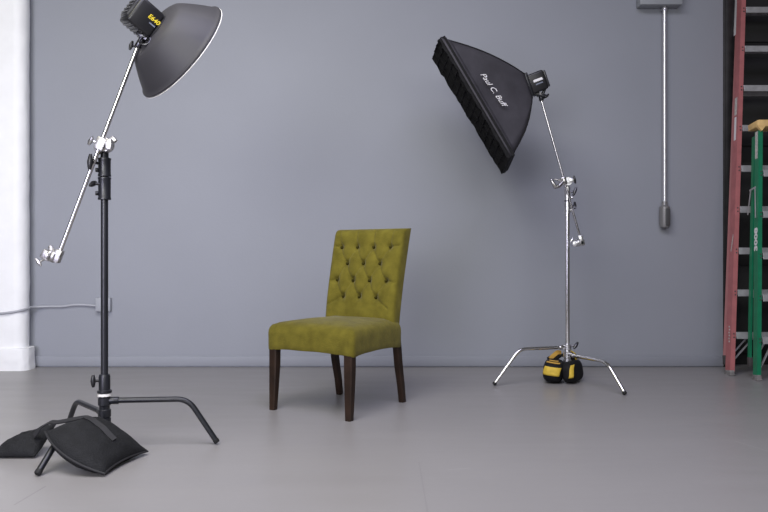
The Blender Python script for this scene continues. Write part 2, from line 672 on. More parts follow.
def bent_leg(parent, o, foot, h, r, m, frac=0.72, start=0.02):
    o, foot = V(o), V(foot)
    d = V((foot.x - o.x, foot.y - o.y, 0))
    L_ = d.length
    d.normalize()
    p0 = V((o.x, o.y, h)) + d * start
    pb = V((o.x, o.y, h)) + d * (L_ * frac)
    pf = V((foot.x, foot.y, r * 0.9))
    pts = [p0]
    rad = 0.055
    a = pb - d * rad
    e = pb + (pf - pb).normalized() * rad
    for k in range(9):
        t = k / 8
        pts.append(a * (1 - t) ** 2 + pb * 2 * t * (1 - t) + e * t * t)
    pts.append(pf)
    b = MB()
    b.tube(pts, r, 14)
    lg = b.build('leg', m, parent)
    b = MB()
    dd = (pf - e).normalized()
    b.tube([pf - dd * 0.016, pf - dd * 0.015, pf - dd * 0.001, pf + dd * 0.003], [r * 0.9, r * 1.1, r * 1.1, r * 0.85], 14)
    b.build('foot_cap', M_rubber, lg)
    b = MB()
    b.cyl(p0 - d * 0.012, p0 + d * 0.045, r * 1.32, 14, 0.003)
    b.build('leg_socket', m, lg)
    return lg


def grip_head(name, parent, c, side, along, m, s=1.0, handle=None, knob_m=None):
    """two round plates pressed together on the axis `side`, a jaw block and a T handle"""
    c, side, along = V(c), V(side).normalized(), V(along).normalized()
    up = side.cross(along)
    b = MB()
    b.cyl(c - side * 0.021 * s, c - side * 0.002 * s, 0.033 * s, 22, 0.004 * s)
    b.cyl(c + side * 0.001 * s, c + side * 0.018 * s, 0.033 * s, 22, 0.004 * s)
    b.cyl(c - side * 0.030 * s, c + side * 0.028 * s, 0.013 * s, 12, 0.002)
    b.box(c - side * 0.012 * s + along * 0.030 * s, (0.040 * s, 0.022 * s, 0.030 * s),
          Matrix((along, side, up)).transposed(), 0.004 * s)
    b.box(c + side * 0.010 * s - along * 0.030 * s, (0.040 * s, 0.020 * s, 0.028 * s),
          Matrix((along, side, up)).transposed(), 0.004 * s)
    g = b.build(name, m, parent)
    b = MB()
    hd = V(handle[0]).normalized()
    t_knob(b, c + hd * 0.015 * s, hd, handle[1], handle[2], 0.0055 * s)
    b.build('t_handle', knob_m or m, g)
    return g


# ---- black stand, front left
S1 = P(104.5, 256, 3.472)
S1.z = 0
stand = thing('light_stand', 'black three-legged light stand with a silver boom arm, nearest on the left', 'light stand', S1)
b = MB()
b.lathe([(0.0005, 0.075), (0.020, 0.075), (0.024, 0.080), (0.024, 0.235), (0.021, 0.238), (0.0005, 0.238)], (S1.x, S1.y, 0), (0, 0, 1), 20)
for z in (0.12, 0.16, 0.215):
    b.lathe([(0.024, -0.020), (0.029, -0.016), (0.029, 0.016), (0.024, 0.020)], (S1.x, S1.y, z), (0, 0, 1), 20)
base = b.build('base_hub', M_blackmetal, stand)
b = MB()
b.lathe([(0.02, -0.007), (0.031, -0.006), (0.031, 0.006), (0.02, 0.007)], (S1.x, S1.y, 0.246), (0, 0, 1), 24)
b.build('white_ring', M_white, base)['label'] = 'white ring'
b = MB()
b.lathe([(0.02, 0.254), (0.033, 0.256), (0.033, 0.266), (0.026, 0.270), (0.026, 0.330), (0.023, 0.340), (0.017, 0.341)], (S1.x, S1.y, 0), (0, 0, 1), 22)
slv = b.build('lower_collar', M_blackmetal, stand)
b = MB()
t_knob(b, (S1.x - 0.02, S1.y - 0.012, 0.312), (-1, -0.35, 0), 0.026, (0, 0, 1.1), 0.0062)
b.build('knob', M_blackplastic, slv)
b = MB()
b.cyl((S1.x, S1.y, 0.08), (S1.x, S1.y, 1.17), 0.0165, 20)
b.build('column_tube', M_blackmetal, stand)
zc = [CAM_H + (256 - y) / FOC * S1.y for y in (200, 177, 158, 151)]
for k, (za, zb_) in enumerate(((zc[0], zc[1] - 0.001), (zc[1] + 0.001, zc[2]))):
    b = MB()
    b.lathe([(0.016, za), (0.029, za + 0.001), (0.030, za + 0.006), (0.028, za + 0.012), (0.028, zb_ - 0.012), (0.030, zb_ - 0.006),
             (0.029, zb_ - 0.001), (0.012, zb_)], (S1.x, S1.y, 0), (0, 0, 1), 22)
    b.cyl((S1.x - 0.024, S1.y - 0.012, za + 0.03), (S1.x - 0.036, S1.y - 0.018, za + 0.03), 0.010, 12, 0.002)
    cl = b.build('collar', M_blackmetal, stand)
    b = MB()
    zk = (za + zb_) / 2 + (0.016 if k else 0.02)
    t_knob(b, (S1.x - 0.015, S1.y - 0.018, zk), (-0.42, -1.1, 0) if k else (-1, -0.25, 0), 0.062 if k else 0.03, (0.04, 0, 0.58) if k else (0.1, 0.9, 0.35), 0.0068)
    b.build('knob', M_blackplastic, cl)
b = MB()
b.cyl((S1.x, S1.y, zc[2] - 0.01), (S1.x, S1.y, zc[3] + 0.02), 0.0185, 18, 0.003)
b.build('spigot', M_blackmetal, stand)
bent_leg(stand, S1, G(217, 444.5), 0.218, 0.0132, M_blackmetal, 0.74)
bent_leg(stand, S1, G(37.5, 476.5), 0.120, 0.0132, M_blackmetal, 0.72)
bent_leg(stand, S1, V((-1.640, 3.870, 0)), 0.160, 0.0132, M_blackmetal, 0.74)
BY = S1.y - 0.052
bl, bu = P(60.5, 250, BY), P(137, 48, BY)
b = MB()
b.tube([bl, bl.lerp(bu, 0.5), bu], [0.0098, 0.0098, 0.0092], 14)
arm = b.build('boom_arm', M_chrome, stand)
arm['label'] = 'silver boom arm'
bd = (bu - bl).normalized()
hc = P(106, 145, S1.y - 0.026)
gh = grip_head('grip_head', stand, hc, (0, 1, 0), (-0.75, 0, -0.65), M_castpaint, 1.05,
               ((-0.9, -0.4, 0.22), 0.052, (0.26, -0.2, 0.30)), M_cast)
gh['label'] = 'bright silver grip head'
b = MB()
pj = P(101, 144, BY)
b.box(pj, (0.045, 0.036, 0.06), Matrix((bd.cross(V((0, 1, 0))), V((0, 1, 0)), bd)).transposed(), 0.006)
b.box(P(109, 144.5, BY), (0.032, 0.03, 0.052), None, 0.007)
b.build('clamp_jaw', M_castpaint, gh)
ge = grip_head('grip_head', arm, P(52, 256, BY), bd.cross(V((0, 1, 0))), (0.0, 1, 0), M_castpaint, 0.85,
               ((-1, -0.2, -0.50), 0.052, (0.25, 0, -0.32)))
ge['label'] = 'bright silver grip head at lower end'
b = MB()
b.box(P(58, 256, BY), (0.034, 0.036, 0.062), Matrix((bd.cross(V((0, 1, 0))), V((0, 1, 0)), bd)).transposed(), 0.006)
b.box(P(47, 255, BY), (0.045, 0.04, 0.045), Matrix.Rotation(0.5, 3, 'Y').to_4x4(), 0.008)
b.cyl(P(50, 246, BY), P(53, 252, BY), 0.011, 12, 0.003)
b.build('clamp_jaw', M_castpaint, ge)

# ---- studio light with the dish reflector
HC = P(145.5, 21, BY)                      # centre of the head
view = (HC - EYE).normalized()
e = V((0.757, 0, -0.652))
e = (e - e.dot(view) * view).normalized()
ax = (0.98 * e + 0.20 * view).normalized()
nrm = -view
nrm = (nrm - nrm.dot(ax) * ax).normalized()
upv = nrm.cross(ax).normalized()
rot = Matrix.Rotation(radians(-16), 3, ax)
nrm, upv = rot @ nrm, rot @ upv
FR = Matrix((ax, upv, nrm)).transposed()


def in_head(a, u, n, o):
    return o + ax * a + upv * u + nrm * n


lamp = thing('studio_light', 'black studio light with a round dark dish reflector on the left boom', 'studio light', HC)
b = MB()
b.box(HC - ax * 0.020, (0.125, 0.132, 0.128), FR, 0.014, 3)
body = b.build('lamp_body', M_blackplastic, lamp, auto=30)
b = MB()
b.lathe([(0.001, 0.042), (0.070, 0.042), (0.080, 0.045), (0.080, 0.054), (0.070, 0.058), (0.060, 0.066), (0.001, 0.066)], HC, ax, 32)
b.build('mount_ring', M_ridge, lamp)
b = MB()
b.box(HC - ax * 0.082, (0.022, 0.098, 0.098), FR, 0.009, 2)
for k in range(4):
    b.box(in_head(-0.094, -0.03 + 0.02 * k, 0.0, HC), (0.005, 0.010, 0.075), FR, 0.002, 1)
b.build('rear_panel', M_ridge, body)
for k in range(5):
    b = MB()
    b.box(in_head(-0.055 + 0.02 * k, -0.0655, 0.0, HC), (0.010, 0.008, 0.105), FR, 0.002, 1)
    b.build('cooling_fin', M_ridge, body)
text('lettering', 'E640', 0.029, frame(ax, upv, nrm, in_head(0.012, 0.012, 0.0648, HC)), M_yellow, body, 0.15, 0.0006, 1.0, 0.0006)['label'] = 'yellow lettering'
b = MB()
b.box(in_head(0.018, -0.012, 0.0643, HC), (0.030, 0.006, 0.0012), FR)
b.build('print_line', M_greyprint, body)
# dish
RC = HC + ax * 0.060 + V((-0.012, 0, 0.011))
prof_o = [(r_ * 1.025, d * 0.885) for r_, d in [(0.060, 0.0), (0.110, 0.003), (0.140, 0.010), (0.158, 0.020), (0.172, 0.036), (0.190, 0.062), (0.212, 0.096), (0.233, 0.130), (0.250, 0.160),
          (0.258, 0.176), (0.265, 0.178), (0.2665, 0.183), (0.266, 0.189), (0.2635, 0.190)]]
b = MB()
b.lathe(prof_o, RC, ax, 72)
dish = b.build('reflector', M_dish, lamp, auto=50)
b = MB()
b.lathe([(r_ - 0.004, d + 0.003) for r_, d in prof_o[:-4]] + [(0.2680, 0.1682)], RC, ax, 72)
b.build('reflector_lining', M_white, dish)['label'] = 'white lining'
b = MB()
b.lathe([(0.2672, 0.1674), (0.2730, 0.1671), (0.2743, 0.1699), (0.2725, 0.1724), (0.2672, 0.1714), (0.2672, 0.1674)], RC, ax, 72)
b.build('reflector_rim', M_white, dish)['label'] = 'thin white rim'
# yoke
b = MB()
yk = P(145, 40.5, BY - 0.035)
rr = [yk + 0.024 * (cos(t * 2 * pi / 20) * V((1, 0, 0)) + sin(t * 2 * pi / 20) * V((0, 0.4, 0.9))) for t in range(21)]
b.tube(rr, 0.0055, 8)
b.cyl(P(137.5, 47, BY), P(143, 38, BY), 0.0155, 14, 0.003)
b.box(P(144, 36, BY), (0.06, 0.05, 0.032), Matrix.Rotation(0.6, 3, 'Y').to_4x4(), 0.006)
yoke = b.build('yoke', M_darkcast, lamp)
b = MB()
t_knob(b, P(137, 47, BY - 0.01), (-0.9, -0.2, 0.2), 0.026, (0.2, 0.2, 0.8), 0.005)
b.build('knob', M_blackplastic, yoke)

# ---- chrome stand, back right
S2 = V((1.296, 5.28, 0))
stand2 = thing('light_stand', 'chrome three-legged light stand standing near the grey wall', 'light stand', S2)
b = MB()
b.lathe([(0.0005, 0.082), (0.006, 0.083), (0.012, 0.105), (0.019, 0.112), (0.022, 0.118), (0.022, 0.262), (0.018, 0.270), (0.0005, 0.270)], S2, (0, 0, 1), 20)
for z in (0.14, 0.194, 0.247):
    b.lathe([(0.022, -0.020), (0.028, -0.016), (0.028, 0.016), (0.022, 0.020)], (S2.x, S2.y, z), (0, 0, 1), 20)
hub2 = b.build('base_hub', M_cast, stand2)
b = MB()
t_knob(b, (S2.x + 0.02, S2.y - 0.014, 0.255), (1, -0.3, 0.15), 0.036, (0.45, 0.2, 0.6), 0.0065)
b.build('knob', M_darkcast, hub2)
b = MB()
zt = [CAM_H + (256 - y) / FOC * S2.y for y in (213, 201, 187, 180)]
b.cyl((S2.x, S2.y, 0.2), (S2.x, S2.y, zt[0] + 0.02), 0.0165, 20)
b.build('column_tube', M_chrome, stand2)
for k, (za, zb_, r_) in enumerate(((zt[0], zt[1] - 0.003, 0.0215), (zt[1] + 0.003, zt[2], 0.0200))):
    b = MB()
    b.lathe([(0.012, za), (r_, za + 0.001), (r_, zb_ - 0.001), (0.010, zb_)], (S2.x, S2.y, 0), (0, 0, 1), 22)
    b.cyl((S2.x + 0.018, S2.y - 0.010, za + 0.02), (S2.x + 0.036, S2.y - 0.016, za + 0.02), 0.010, 12, 0.002)
    cl = b.build('collar', M_cast, stand2)
    b = MB()
    t_knob(b, (S2.x + 0.015, S2.y - 0.012, (za + zb_) / 2 + 0.012), (1, -0.3, 0.1 if k else 0), 0.034, (0.35, 0, 0.9) if k else (0.1, 0.5, 0.7), 0.0062)
    b.build('knob', M_darkcast, cl)
b = MB()
b.lathe([(0.015, -0.003), (0.0225, -0.0028), (0.0225, 0.0028), (0.015, 0.003)], (S2.x, S2.y, zt[1]), (0, 0, 1), 22)
b.build('joint_ring', M_darkcast, stand2)
b = MB()
b.cyl((S2.x, S2.y, zt[2] - 0.01), (S2.x, S2.y, zt[3]), 0.0125, 14)
b.build('spigot', M_cast, stand2)
bent_leg(stand2, S2, G(494, 386), 0.247, 0.0125, M_chrome, 0.66)
bent_leg(stand2, S2, G(625, 395.5), 0.194, 0.0125, M_chrome, 0.70)
bent_leg(stand2, S2, V((1.51, 5.745, 0)), 0.140, 0.0125, M_chrome, 0.74)
BY2 = S2.y - 0.045
bl2, bu2 = P(581, 240, BY2), P(541, 99, BY2)
b = MB()
b.tube([bl2, bu2], 0.0072, 14)
arm2 = b.build('boom_arm', M_chrome_dark, stand2)
bd2 = (bu2 - bl2).normalized()
sd2 = bd2.cross(V((0, 1, 0)))
gh2 = grip_head('grip_head', stand2, P(567.5, 181.5, S2.y - 0.022), (0, 1, 0), (0.9, 0, 0.2), M_cast, 0.95,
                ((1, -0.4, 0.25), 0.036, (-0.2, -0.1, 0.75)), M_darkcast)
b = MB()
b.box(P(564, 181, BY2), (0.034, 0.032, 0.055), Matrix((sd2, V((0, 1, 0)), bd2)).transposed(), 0.006)
# wing shaped clamp handle on the left
wc = P(558, 184, BY2 - 0.02)
b.tube([P(563, 182, BY2 - 0.02), P(559, 186, BY2 - 0.022), P(555, 187, BY2 - 0.022), P(552, 181, BY2 - 0.022), P(551, 179, BY2 - 0.022)],
       [0.010, 0.016, 0.017, 0.012, 0.007], 10)
b.tube([P(563, 180, BY2 - 0.02), P(558, 180, BY2 - 0.022), P(554, 179, BY2 - 0.022)], [0.009, 0.008, 0.006], 10)
b.build('clamp_jaw', M_chrome_dark, gh2)
ge2 = grip_head('grip_head', arm2, P(577, 243, BY2), sd2, (0, 1, 0), M_cast, 0.80,
                ((-1, -0.3, 0.45), 0.034, (0.3, 0, 0.5)))
b = MB()
b.box(P(578.5, 243.5, BY2), (0.085, 0.034, 0.038), Matrix.Rotation(-0.12, 3, 'Y').to_4x4(), 0.007)
b.box(P(581, 240, BY2), (0.03, 0.034, 0.07), Matrix((sd2, V((0, 1, 0)), bd2)).transposed(), 0.006)
b.build('clamp_jaw', M_cast, ge2)

# ---- studio light with the softbox
H2 = P(534.5, 83, BY2)
v2 = (H2 - EYE).normalized()
ax2 = V((-0.93, 0.0, -0.36))
ax2 = (ax2 - 0.0 * v2).normalized()
n2 = -v2
n2 = (n2 - n2.dot(ax2) * ax2).normalized()
u2 = n2.cross(ax2).normalized()              # downwards in the head's own side face
lamp2 = thing('studio_light', 'black studio light with a large rectangular softbox on the right stand', 'studio light', H2)
F2 = Matrix((ax2, u2, n2)).transposed()


def ih(a, u, n):
    return H2 + ax2 * a + u2 * u + n2 * n


b = MB()
b.box(H2 - ax2 * 0.010, (0.120, 0.138, 0.118), F2, 0.013, 3)
body2 = b.build('lamp_body', M_blackplastic, lamp2, auto=30)
b = MB()
b.box(ih(-0.078, 0, 0), (0.016, 0.120, 0.100), F2, 0.006, 2)
b.build('rear_panel', M_ridge, body2)
b = MB()
b.cyl(ih(0.04, -0.06, 0.02), ih(0.04, -0.088, 0.02), 0.010, 12, 0.003)
b.build('latch', M_ridge, body2)
b = MB()
b.box(ih(-0.014, -0.012, 0.0597), (0.066, 0.017, 0.0012), F2)
b.build('white_label', M_print, body2)['label'] = 'white label strip'
b = MB()
b.box(ih(-0.016, 0.014, 0.0595), (0.052, 0.008, 0.001), F2)
b.build('print_line', M_greyprint, body2)
b = MB()
b.cyl(P(541.5, 101, BY2), P(540.5, 93, BY2), 0.016, 14, 0.003)
b.box(P(540, 95, BY2), (0.085, 0.05, 0.026), Matrix.Rotation(0.35, 3, 'Y').to_4x4(), 0.006)
b.box(P(536, 92, BY2), (0.018, 0.05, 0.06), Matrix.Rotation(0.35, 3, 'Y').to_4x4(), 0.005)
b.box(P(543.5, 92, BY2), (0.018, 0.05, 0.05), Matrix.Rotation(0.35, 3, 'Y').to_4x4(), 0.005)
yk2 = b.build('yoke', M_blackmetal, lamp2)
b = MB()
b.cyl(P(540.3, 93.5, BY2 - 0.03), P(540.3, 93.5, BY2 + 0.03), 0.008, 12)
b.build('yoke_bolt', M_chrome, yk2)
b = MB()
t_knob(b, P(544, 97, BY2 - 0.02), (0.5, -0.8, 0.1), 0.028, (0.5, 0.3, 0.5), 0.005)
b.build('knob', M_blackplastic, yk2)

# softbox geometry: four face corners, four ring corners
YN, YF = 4.93, 5.47
nt_, nb_ = P(441, 38, YN), P(511, 157, YN)
ft_, fb_ = P(434.5, 57, YF), P(504.0, 172.5, YF)
rc = ih(0.066, 0, 0)
rs = 0.082
ring = {}
for k, (su, sn) in {'nt': (-1, 1), 'nb': (1, 1), 'ft': (-1, -1), 'fb': (1, -1)}.items():
    ring[k] = rc + u2 * rs * su + n2 * rs * 0.95 * sn
b = MB()
b.box(ih(0.058, 0, 0), (0.02, 0.160, 0.152), F2, 0.006, 2)
b.build('speed_ring', M_blackmetal, lamp2)
face = {'nt': nt_, 'nb': nb_, 'ft': ft_, 'fb': fb_}
fc = (nt_ + nb_ + ft_ + fb_) / 4
axd = (fc - rc).normalized()
faceN = (nb_ - nt_).cross(ft_ - nt_).normalized()
if faceN.dot(axd) < 0:
    faceN = -faceN


def rod(k, t):                               # curved rib from ring corner to face corner
    a, c = ring[k], face[k]
    p = a.lerp(c, t)
    out = (p - rc.lerp(fc, t)).normalized()
    return p + out * 0.050 * sin(pi * t ** 0.9) * (1 - 0.25 * t)


LIP = 0.045


def panel(k1, k2, wr=1.0):
    b = MB()

    def fn(u, v):
        t = v / 0.9 if v < 0.9 else 1.0
        p = rod(k1, t).lerp(rod(k2, t), u)
        inw = (rc.lerp(fc, t) - p)
        inw -= inw.dot(axd) * axd
        p = p + inw.normalized() * (0.030 * 4 * u * (1 - u) * sin(pi * min(1, t)) * wr)
        p = p + inw.normalized() * 0.010 * noise.noise(p * 7)* sin(pi * t)
        if v >= 0.9:
            p = p + faceN * 0.0
        return p
    b.grid(fn, 18, 20)
    o = b.build('panel', M_fabric, lamp2, auto=60)
    md = o.modifiers.new('thickness', 'SOLIDIFY')
    md.thickness = 0.003
    md.offset = 0
    return o


p_near = panel('nt', 'nb')
panel('nb', 'fb')
panel('fb', 'ft')
panel('ft', 'nt')
# seam piping around the face edge
ordk = ['nt', 'nb', 'fb', 'ft']
b = MB()
for i in range(4):
    b.tube([face[ordk[i]], face[ordk[(i + 1) % 4]]], 0.006, 8)
b.build('edge_piping', M_grid, lamp2)
# hem strip along the front of the near panel
inx = (nb_ - nt_).normalized()
for i in range(4):
    a, c = face[ordk[i]], face[ordk[(i + 1) % 4]]
    b = MB()
    k1, k2 = ordk[i], ordk[(i + 1) % 4]

    def hem(u, v):
        t = lerp(1.0, 0.88, v)
        m_ = rod(k1, t).lerp(rod(k2, t), 0.5) - rc.lerp(fc, t)
        return rod(k1, t).lerp(rod(k2, t), u) + m_.normalized() * 0.005
    b.grid(hem, 12, 3)
    # hem follows the panel, a finger's width behind the edge
    o = b.build('hem', M_fabric, lamp2)
    md = o.modifiers.new('thickness', 'SOLIDIFY')
    md.thickness = 0.004
    md.offset = 0
# diffuser cloth set back inside, and the egg crate in front of it
b = MB()
b.grid(lambda u, v: nt_.lerp(nb_, u).lerp(ft_.lerp(fb_, u), v) - faceN * 0.035 * 1.0 + (fc - nt_.lerp(nb_, u).lerp(ft_.lerp(fb_, u), v)) * 0.05, 6, 4)
b.build('diffuser', M_diff, lamp2)['label'] = 'white diffuser behind the grid'
b = MB()
NU, NV = 15, 10


def fq(u, v, d):
    wob = 0.012 * noise.noise(V((u * 30, v * 23, d * 20)))
    return nt_.lerp(nb_, u).lerp(ft_.lerp(fb_, u), v) + faceN * (d + (wob if d > 0 else 0))


for i in range(NU + 1):
    b.grid(lambda x, y: fq(i / NU, x, -0.03 + 0.05 * y), NV * 2, 1)
for j in range(NV + 1):
    b.grid(lambda x, y: fq(x, j / NV, -0.03 + 0.05 * y), NU * 2, 1)
g = b.build('egg_crate', M_grid, lamp2, smooth=False)
g['kind'] = 'stuff'
md = g.modifiers.new('thickness', 'SOLIDIFY')
md.thickness = 0.003
md.offset = 0
# corner pockets where the rods end
for k in ordk:
    b = MB()
    b.tube([rod(k, 0.93) + (rod(k, .93) - rc.lerp(fc, .93)).normalized() * 0.004, face[k] - axd * 0.004], [0.009, 0.008], 10)
    b.build('corner_pocket', M_grid, lamp2)
for k in ordk:
    b = MB()
    b.tube([rod(k, t / 10) for t in range(11)], 0.005, 8)
    b.build('rod', M_grid, lamp2)
# white script printed on the near panel
tc_ = P(492.5, 89.5, YN + 0.07)
tx = P(503.5, 106.5, YN + 0.085) - P(480.5, 73, YN + 0.045)
tx.normalize()
gy = p_near  # lettering sits on this panel


def panel_hit(px, py):
    """point where the sight line through (px, py) meets the near panel's plane, 3 mm proud"""
    a, b_, c = rod('nt', 0.75), rod('nb', 0.75), rod('nt', 0.35).lerp(rod('nb', 0.35), 0.5)
    nn = (b_ - a).cross(c - a).normalized()
    d = P(px, py, 1.0) - EYE
    t = (a - EYE).dot(nn) / d.dot(nn)
    return EYE + d * t, (nn if nn.dot(d) < 0 else -nn)


q0, nn = panel_hit(480, 72.5)
q1, _ = panel_hit(504, 107)
tx = (q1 - q0).normalized()
ty = nn.cross(tx).normalized()
tl = text('lettering', 'Paul C. Buff', 0.058, frame(tx, ty, nn, (q0 + q1) / 2 + nn * 0.012), M_print, p_near, 0.45, 0.0005, 0.95, 0.0)
tl['label'] = 'white script lettering'


# ------------------------------------------------------------------ sandbags
def pillow(b, A, B, Cc, D, th, nu=26, nv=22, seed=0.0, wr=0.012, floor=0.004, cv=0.03, bow=(0, 0)):
    A, B, Cc, D = map(V, (A, B, Cc, D))
    n = (B - A).cross(D - A).normalized()
    if n.z < 0:
        n = -n

    def surf(sg):
        def fn(u, v):
            p = A.lerp(B, v).lerp(D.lerp(Cc, v), u)
            # concave edges between the corners
            su, sv = 4 * u * (1 - u), 4 * v * (1 - v)
            p = p + ((A + B + Cc + D) / 4 - p) * cv * (su * (1 - sv) + sv * (1 - su))
            mid = (A + B + Cc + D) / 4
            p = p + ((A + D) / 2 - mid) * bow[0] * su * (1 - v) + ((D + Cc) / 2 - mid) * bow[1] * sv * u
            t = (max(0, su) ** 0.55) * (max(0, sv) ** 0.55)
            w = wr * t * (noise.noise(V((u * 5 + seed, v * 5, sg))) + 0.5 * noise.noise(V((u * 13 + seed, v * 9, sg * 3))))
            q = p + n * sg * (th / 2 * t + w + 0.0015)
            if q.z < floor:
                q.z = floor + 0.02 * 0
            return q
        return fn
    t = b.grid(surf(1), nu, nv)
    k = b.grid(surf(-1), nu, nv)
    for i in range(nu):
        b.quad((t[0][i], t[0][i + 1], k[0][i + 1], k[0][i]))
        b.quad((t[-1][i], t[-1][i + 1], k[-1][i + 1], k[-1][i]))
    for j in range(nv):
        b.quad((t[j][0], t[j + 1][0], k[j + 1][0], k[j][0]))
        b.quad((t[j][-1], t[j + 1][-1], k[j + 1][-1], k[j][-1]))
    return surf(1), n


bag = thing('sandbag', 'black saddle sandbag slumped over the legs of the black stand', 'sandbag', (-1.40, 3.25, 0))
bA, bB, bC, bD = P(45, 432, 3.14), P(98, 417, 3.38), G(147.5, 455) + V((0, 0, 0.015)), G(104.5, 477) + V((0, 0, 0.012))
b = MB()
top_fn, top_n = pillow(b, bA, bB, bC, bD, 0.140, seed=1.3, wr=0.005, cv=0.0, bow=(0.34, -0.12))
pr = b.build('pouch', M_bag, bag, auto=80)
b = MB()
pillow(b, G(35, 459) + V((0, 0, 0.012)), P(57, 423, 3.46), V((-1.755, 3.42, 0.02)), G(-5, 459) + V((0, 0, 0.012)), 0.095, seed=7.7, cv=-0.01)
pl_ = b.build('pouch', M_bag, bag, auto=80)


def strap(pts, w, th, m, parent, name, up=(0, 0, 1)):
    """flat webbing along a path"""
    pts = [V(p) for p in pts]
    sm = []
    for i in range(len(pts) - 1):            # Catmull-Rom
        p0, p1, p2, p3 = pts[max(i - 1, 0)], pts[i], pts[i + 1], pts[min(i + 2, len(pts) - 1)]
        for k in range(8):
            t = k / 8
            sm.append(0.5 * ((2 * p1) + (p2 - p0) * t + (2 * p0 - 5 * p1 + 4 * p2 - p3) * t * t + (3 * p1 - p0 - 3 * p2 + p3) * t ** 3))
    sm.append(pts[-1])
    b = MB()
    rows = []
    for i, p in enumerate(sm):
        t = (sm[min(i + 1, len(sm) - 1)] - sm[max(i - 1, 0)]).normalized()
        s_ = t.cross(V(up)).normalized()
        n = s_.cross(t)
        rows.append([b.bm.verts.new(p + s_ * w / 2 * a + n * th / 2 * c) for a, c in ((-1, -1), (1, -1), (1, 1), (-1, 1))])
    for i in range(len(rows) - 1):
        for j in range(4):
            b.quad((rows[i][j], rows[i][(j + 1) % 4], rows[i + 1][(j + 1) % 4], rows[i + 1][j]))
    b.quad(rows[0][::-1])
    b.quad(rows[-1])
    return b.build(name, m, parent, auto=40)


strap([P(34, 436, 3.32), P(41, 428, 3.32), P(50, 422.5, 3.30), P(59, 422, 3.29)] + [top_fn(u, lerp(0.62, 0.5, u)) + top_n * 0.006 for u in (0.06, 0.18, 0.30, 0.42, 0.54, 0.66, 0.78)],
      0.026, 0.006, M_bagstrap, bag, 'strap', (0.2, -0.4, 0.9))
b = MB()
edge = [top_fn(k / 12, 0) for k in range(13)] + [top_fn(1, k / 12) for k in range(1, 13)] + [top_fn(1 - k / 12, 1) for k in range(1, 13)]
b.tube(edge, 0.0045, 8)
b.build('piping', M_bagstrap, pr)


# yellow and black saddle bag on the chrome stand's rear leg
def supere(c, R3, rx, ry, rz, e1, e2):
    def f(u, v, s_=1.0):
        th, ph = (u * 2 - 1) * pi, (v - 0.5) * pi

        def pw(x, e_):
            return math.copysign(abs(x) ** e_, x)
        q = V((rx * pw(cos(ph), e1) * pw(cos(th), e2), ry * pw(cos(ph), e1) * pw(sin(th), e2), rz * pw(sin(ph), e1)))
        q = q * s_
        p = c + R3 @ q
        p = p + (p - c).normalized() * 0.006 * noise.noise(p * 11)
        if p.z < 0.004:
            p.z = 0.004
        return p
    return f


bag2 = thing('sandbag', 'yellow and black saddle sandbag on the chrome stand base by the wall', 'sandbag', (1.33, 5.42, 0))


def pouch2(c, rz, tilt, dims, patches):
    R3 = (Matrix.Rotation(rz, 3, 'Z') @ Matrix.Rotation(tilt, 3, 'Y'))
    f = supere(V(c), R3, *dims, 0.62, 0.62)
    b = MB()
    b.grid(lambda u, v: f(u, max(0.002, min(0.998, v))), 40, 24, closeu=True)
    po = b.build('pouch', M_bag2, bag2, auto=80)
    for (u0, u1, v0, v1, sk, m, nm) in patches:
        b = MB()
        b.grid(lambda u, v: f(lerp(u0, u1, u) + sk * (v - .5), lerp(v0, v1, v) , 1.025), 14, 6)
        o = b.build(nm, m, po, auto=80)
        md = o.modifiers.new('thickness', 'SOLIDIFY')
        md.thickness = 0.004
    return po


pouch2((1.205, 5.30, 0.080), -0.30, 0.10, (0.072, 0.145, 0.078),
       [(0.13, 0.35, 0.47, 0.61, 0.04, M_yfab, 'yellow_stripe'), (0.13, 0.36, 0.74, 0.79, 0.02, M_ofab, 'orange_band'), (0.15, 0.35, 0.85, 0.89, 0.02, M_ofab, 'orange_band')])
pouch2((1.330, 5.275, 0.076), -0.55, -0.20, (0.052, 0.135, 0.076),
       [(0.30, 0.39, 0.42, 0.66, 0.08, M_yfab, 'yellow_stripe')])
strap([(1.20, 5.36, 0.150), (1.25, 5.38, 0.172), (1.29, 5.38, 0.176), (1.33, 5.37, 0.168), (1.355, 5.35, 0.145)], 0.10, 0.012, M_bag2, bag2, 'saddle')
strap([(1.335, 5.42, 0.165), (1.355, 5.41, 0.195), (1.378, 5.39, 0.185), (1.385, 5.38, 0.130)], 0.035, 0.006, M_yfab, bag2, 'handle_strap', (1, -0.5, 0.4))
strap([(1.185, 5.33, 0.157), (1.215, 5.35, 0.178), (1.25, 5.38, 0.196), (1.28, 5.40, 0.190)], 0.030, 0.006, M_ofab, bag2, 'handle_strap', (0.1, -0.9, 0.4))

# ------------------------------------------------------------------ wall fittings
bx0, bx1 = (640.5 - 384) / FOC * 5.885, (682 - 384) / FOC * 5.885
zb = CAM_H + 251.5 / FOC * 5.885
jb = thing('electrical_box', 'grey steel electrical box high on the wall above the vertical conduit', 'electrical box', ((bx0 + bx1) / 2, WY, zb))
b = MB()
b.box(((bx0 + bx1) / 2, WY - 0.052, zb + 0.22), (bx1 - bx0, 0.100, 0.44), None, 0.004)
b.build('box_body', M_galv, jb)
b = MB()
b.box(((bx0 + bx1) / 2, WY - 0.105, zb + 0.225), (bx1 - bx0 + 0.006, 0.008, 0.45), None, 0.002)
b.build('box_cover', M_galv, jb)
cdx = (664.5 - 384) / FOC * 5.95
cd = thing('conduit', 'thin vertical galvanised conduit on the grey wall ending in a fitting', 'conduit', (cdx, WY, 1.1))
ztop, zbot = zb, CAM_H + (256 - 203) / FOC * 6.0
b = MB()
b.cyl((cdx, WY - 0.040, zbot - 0.01), (cdx, WY - 0.040, ztop), 0.0155, 16)
b.build('pipe', M_emt, cd)
b = MB()
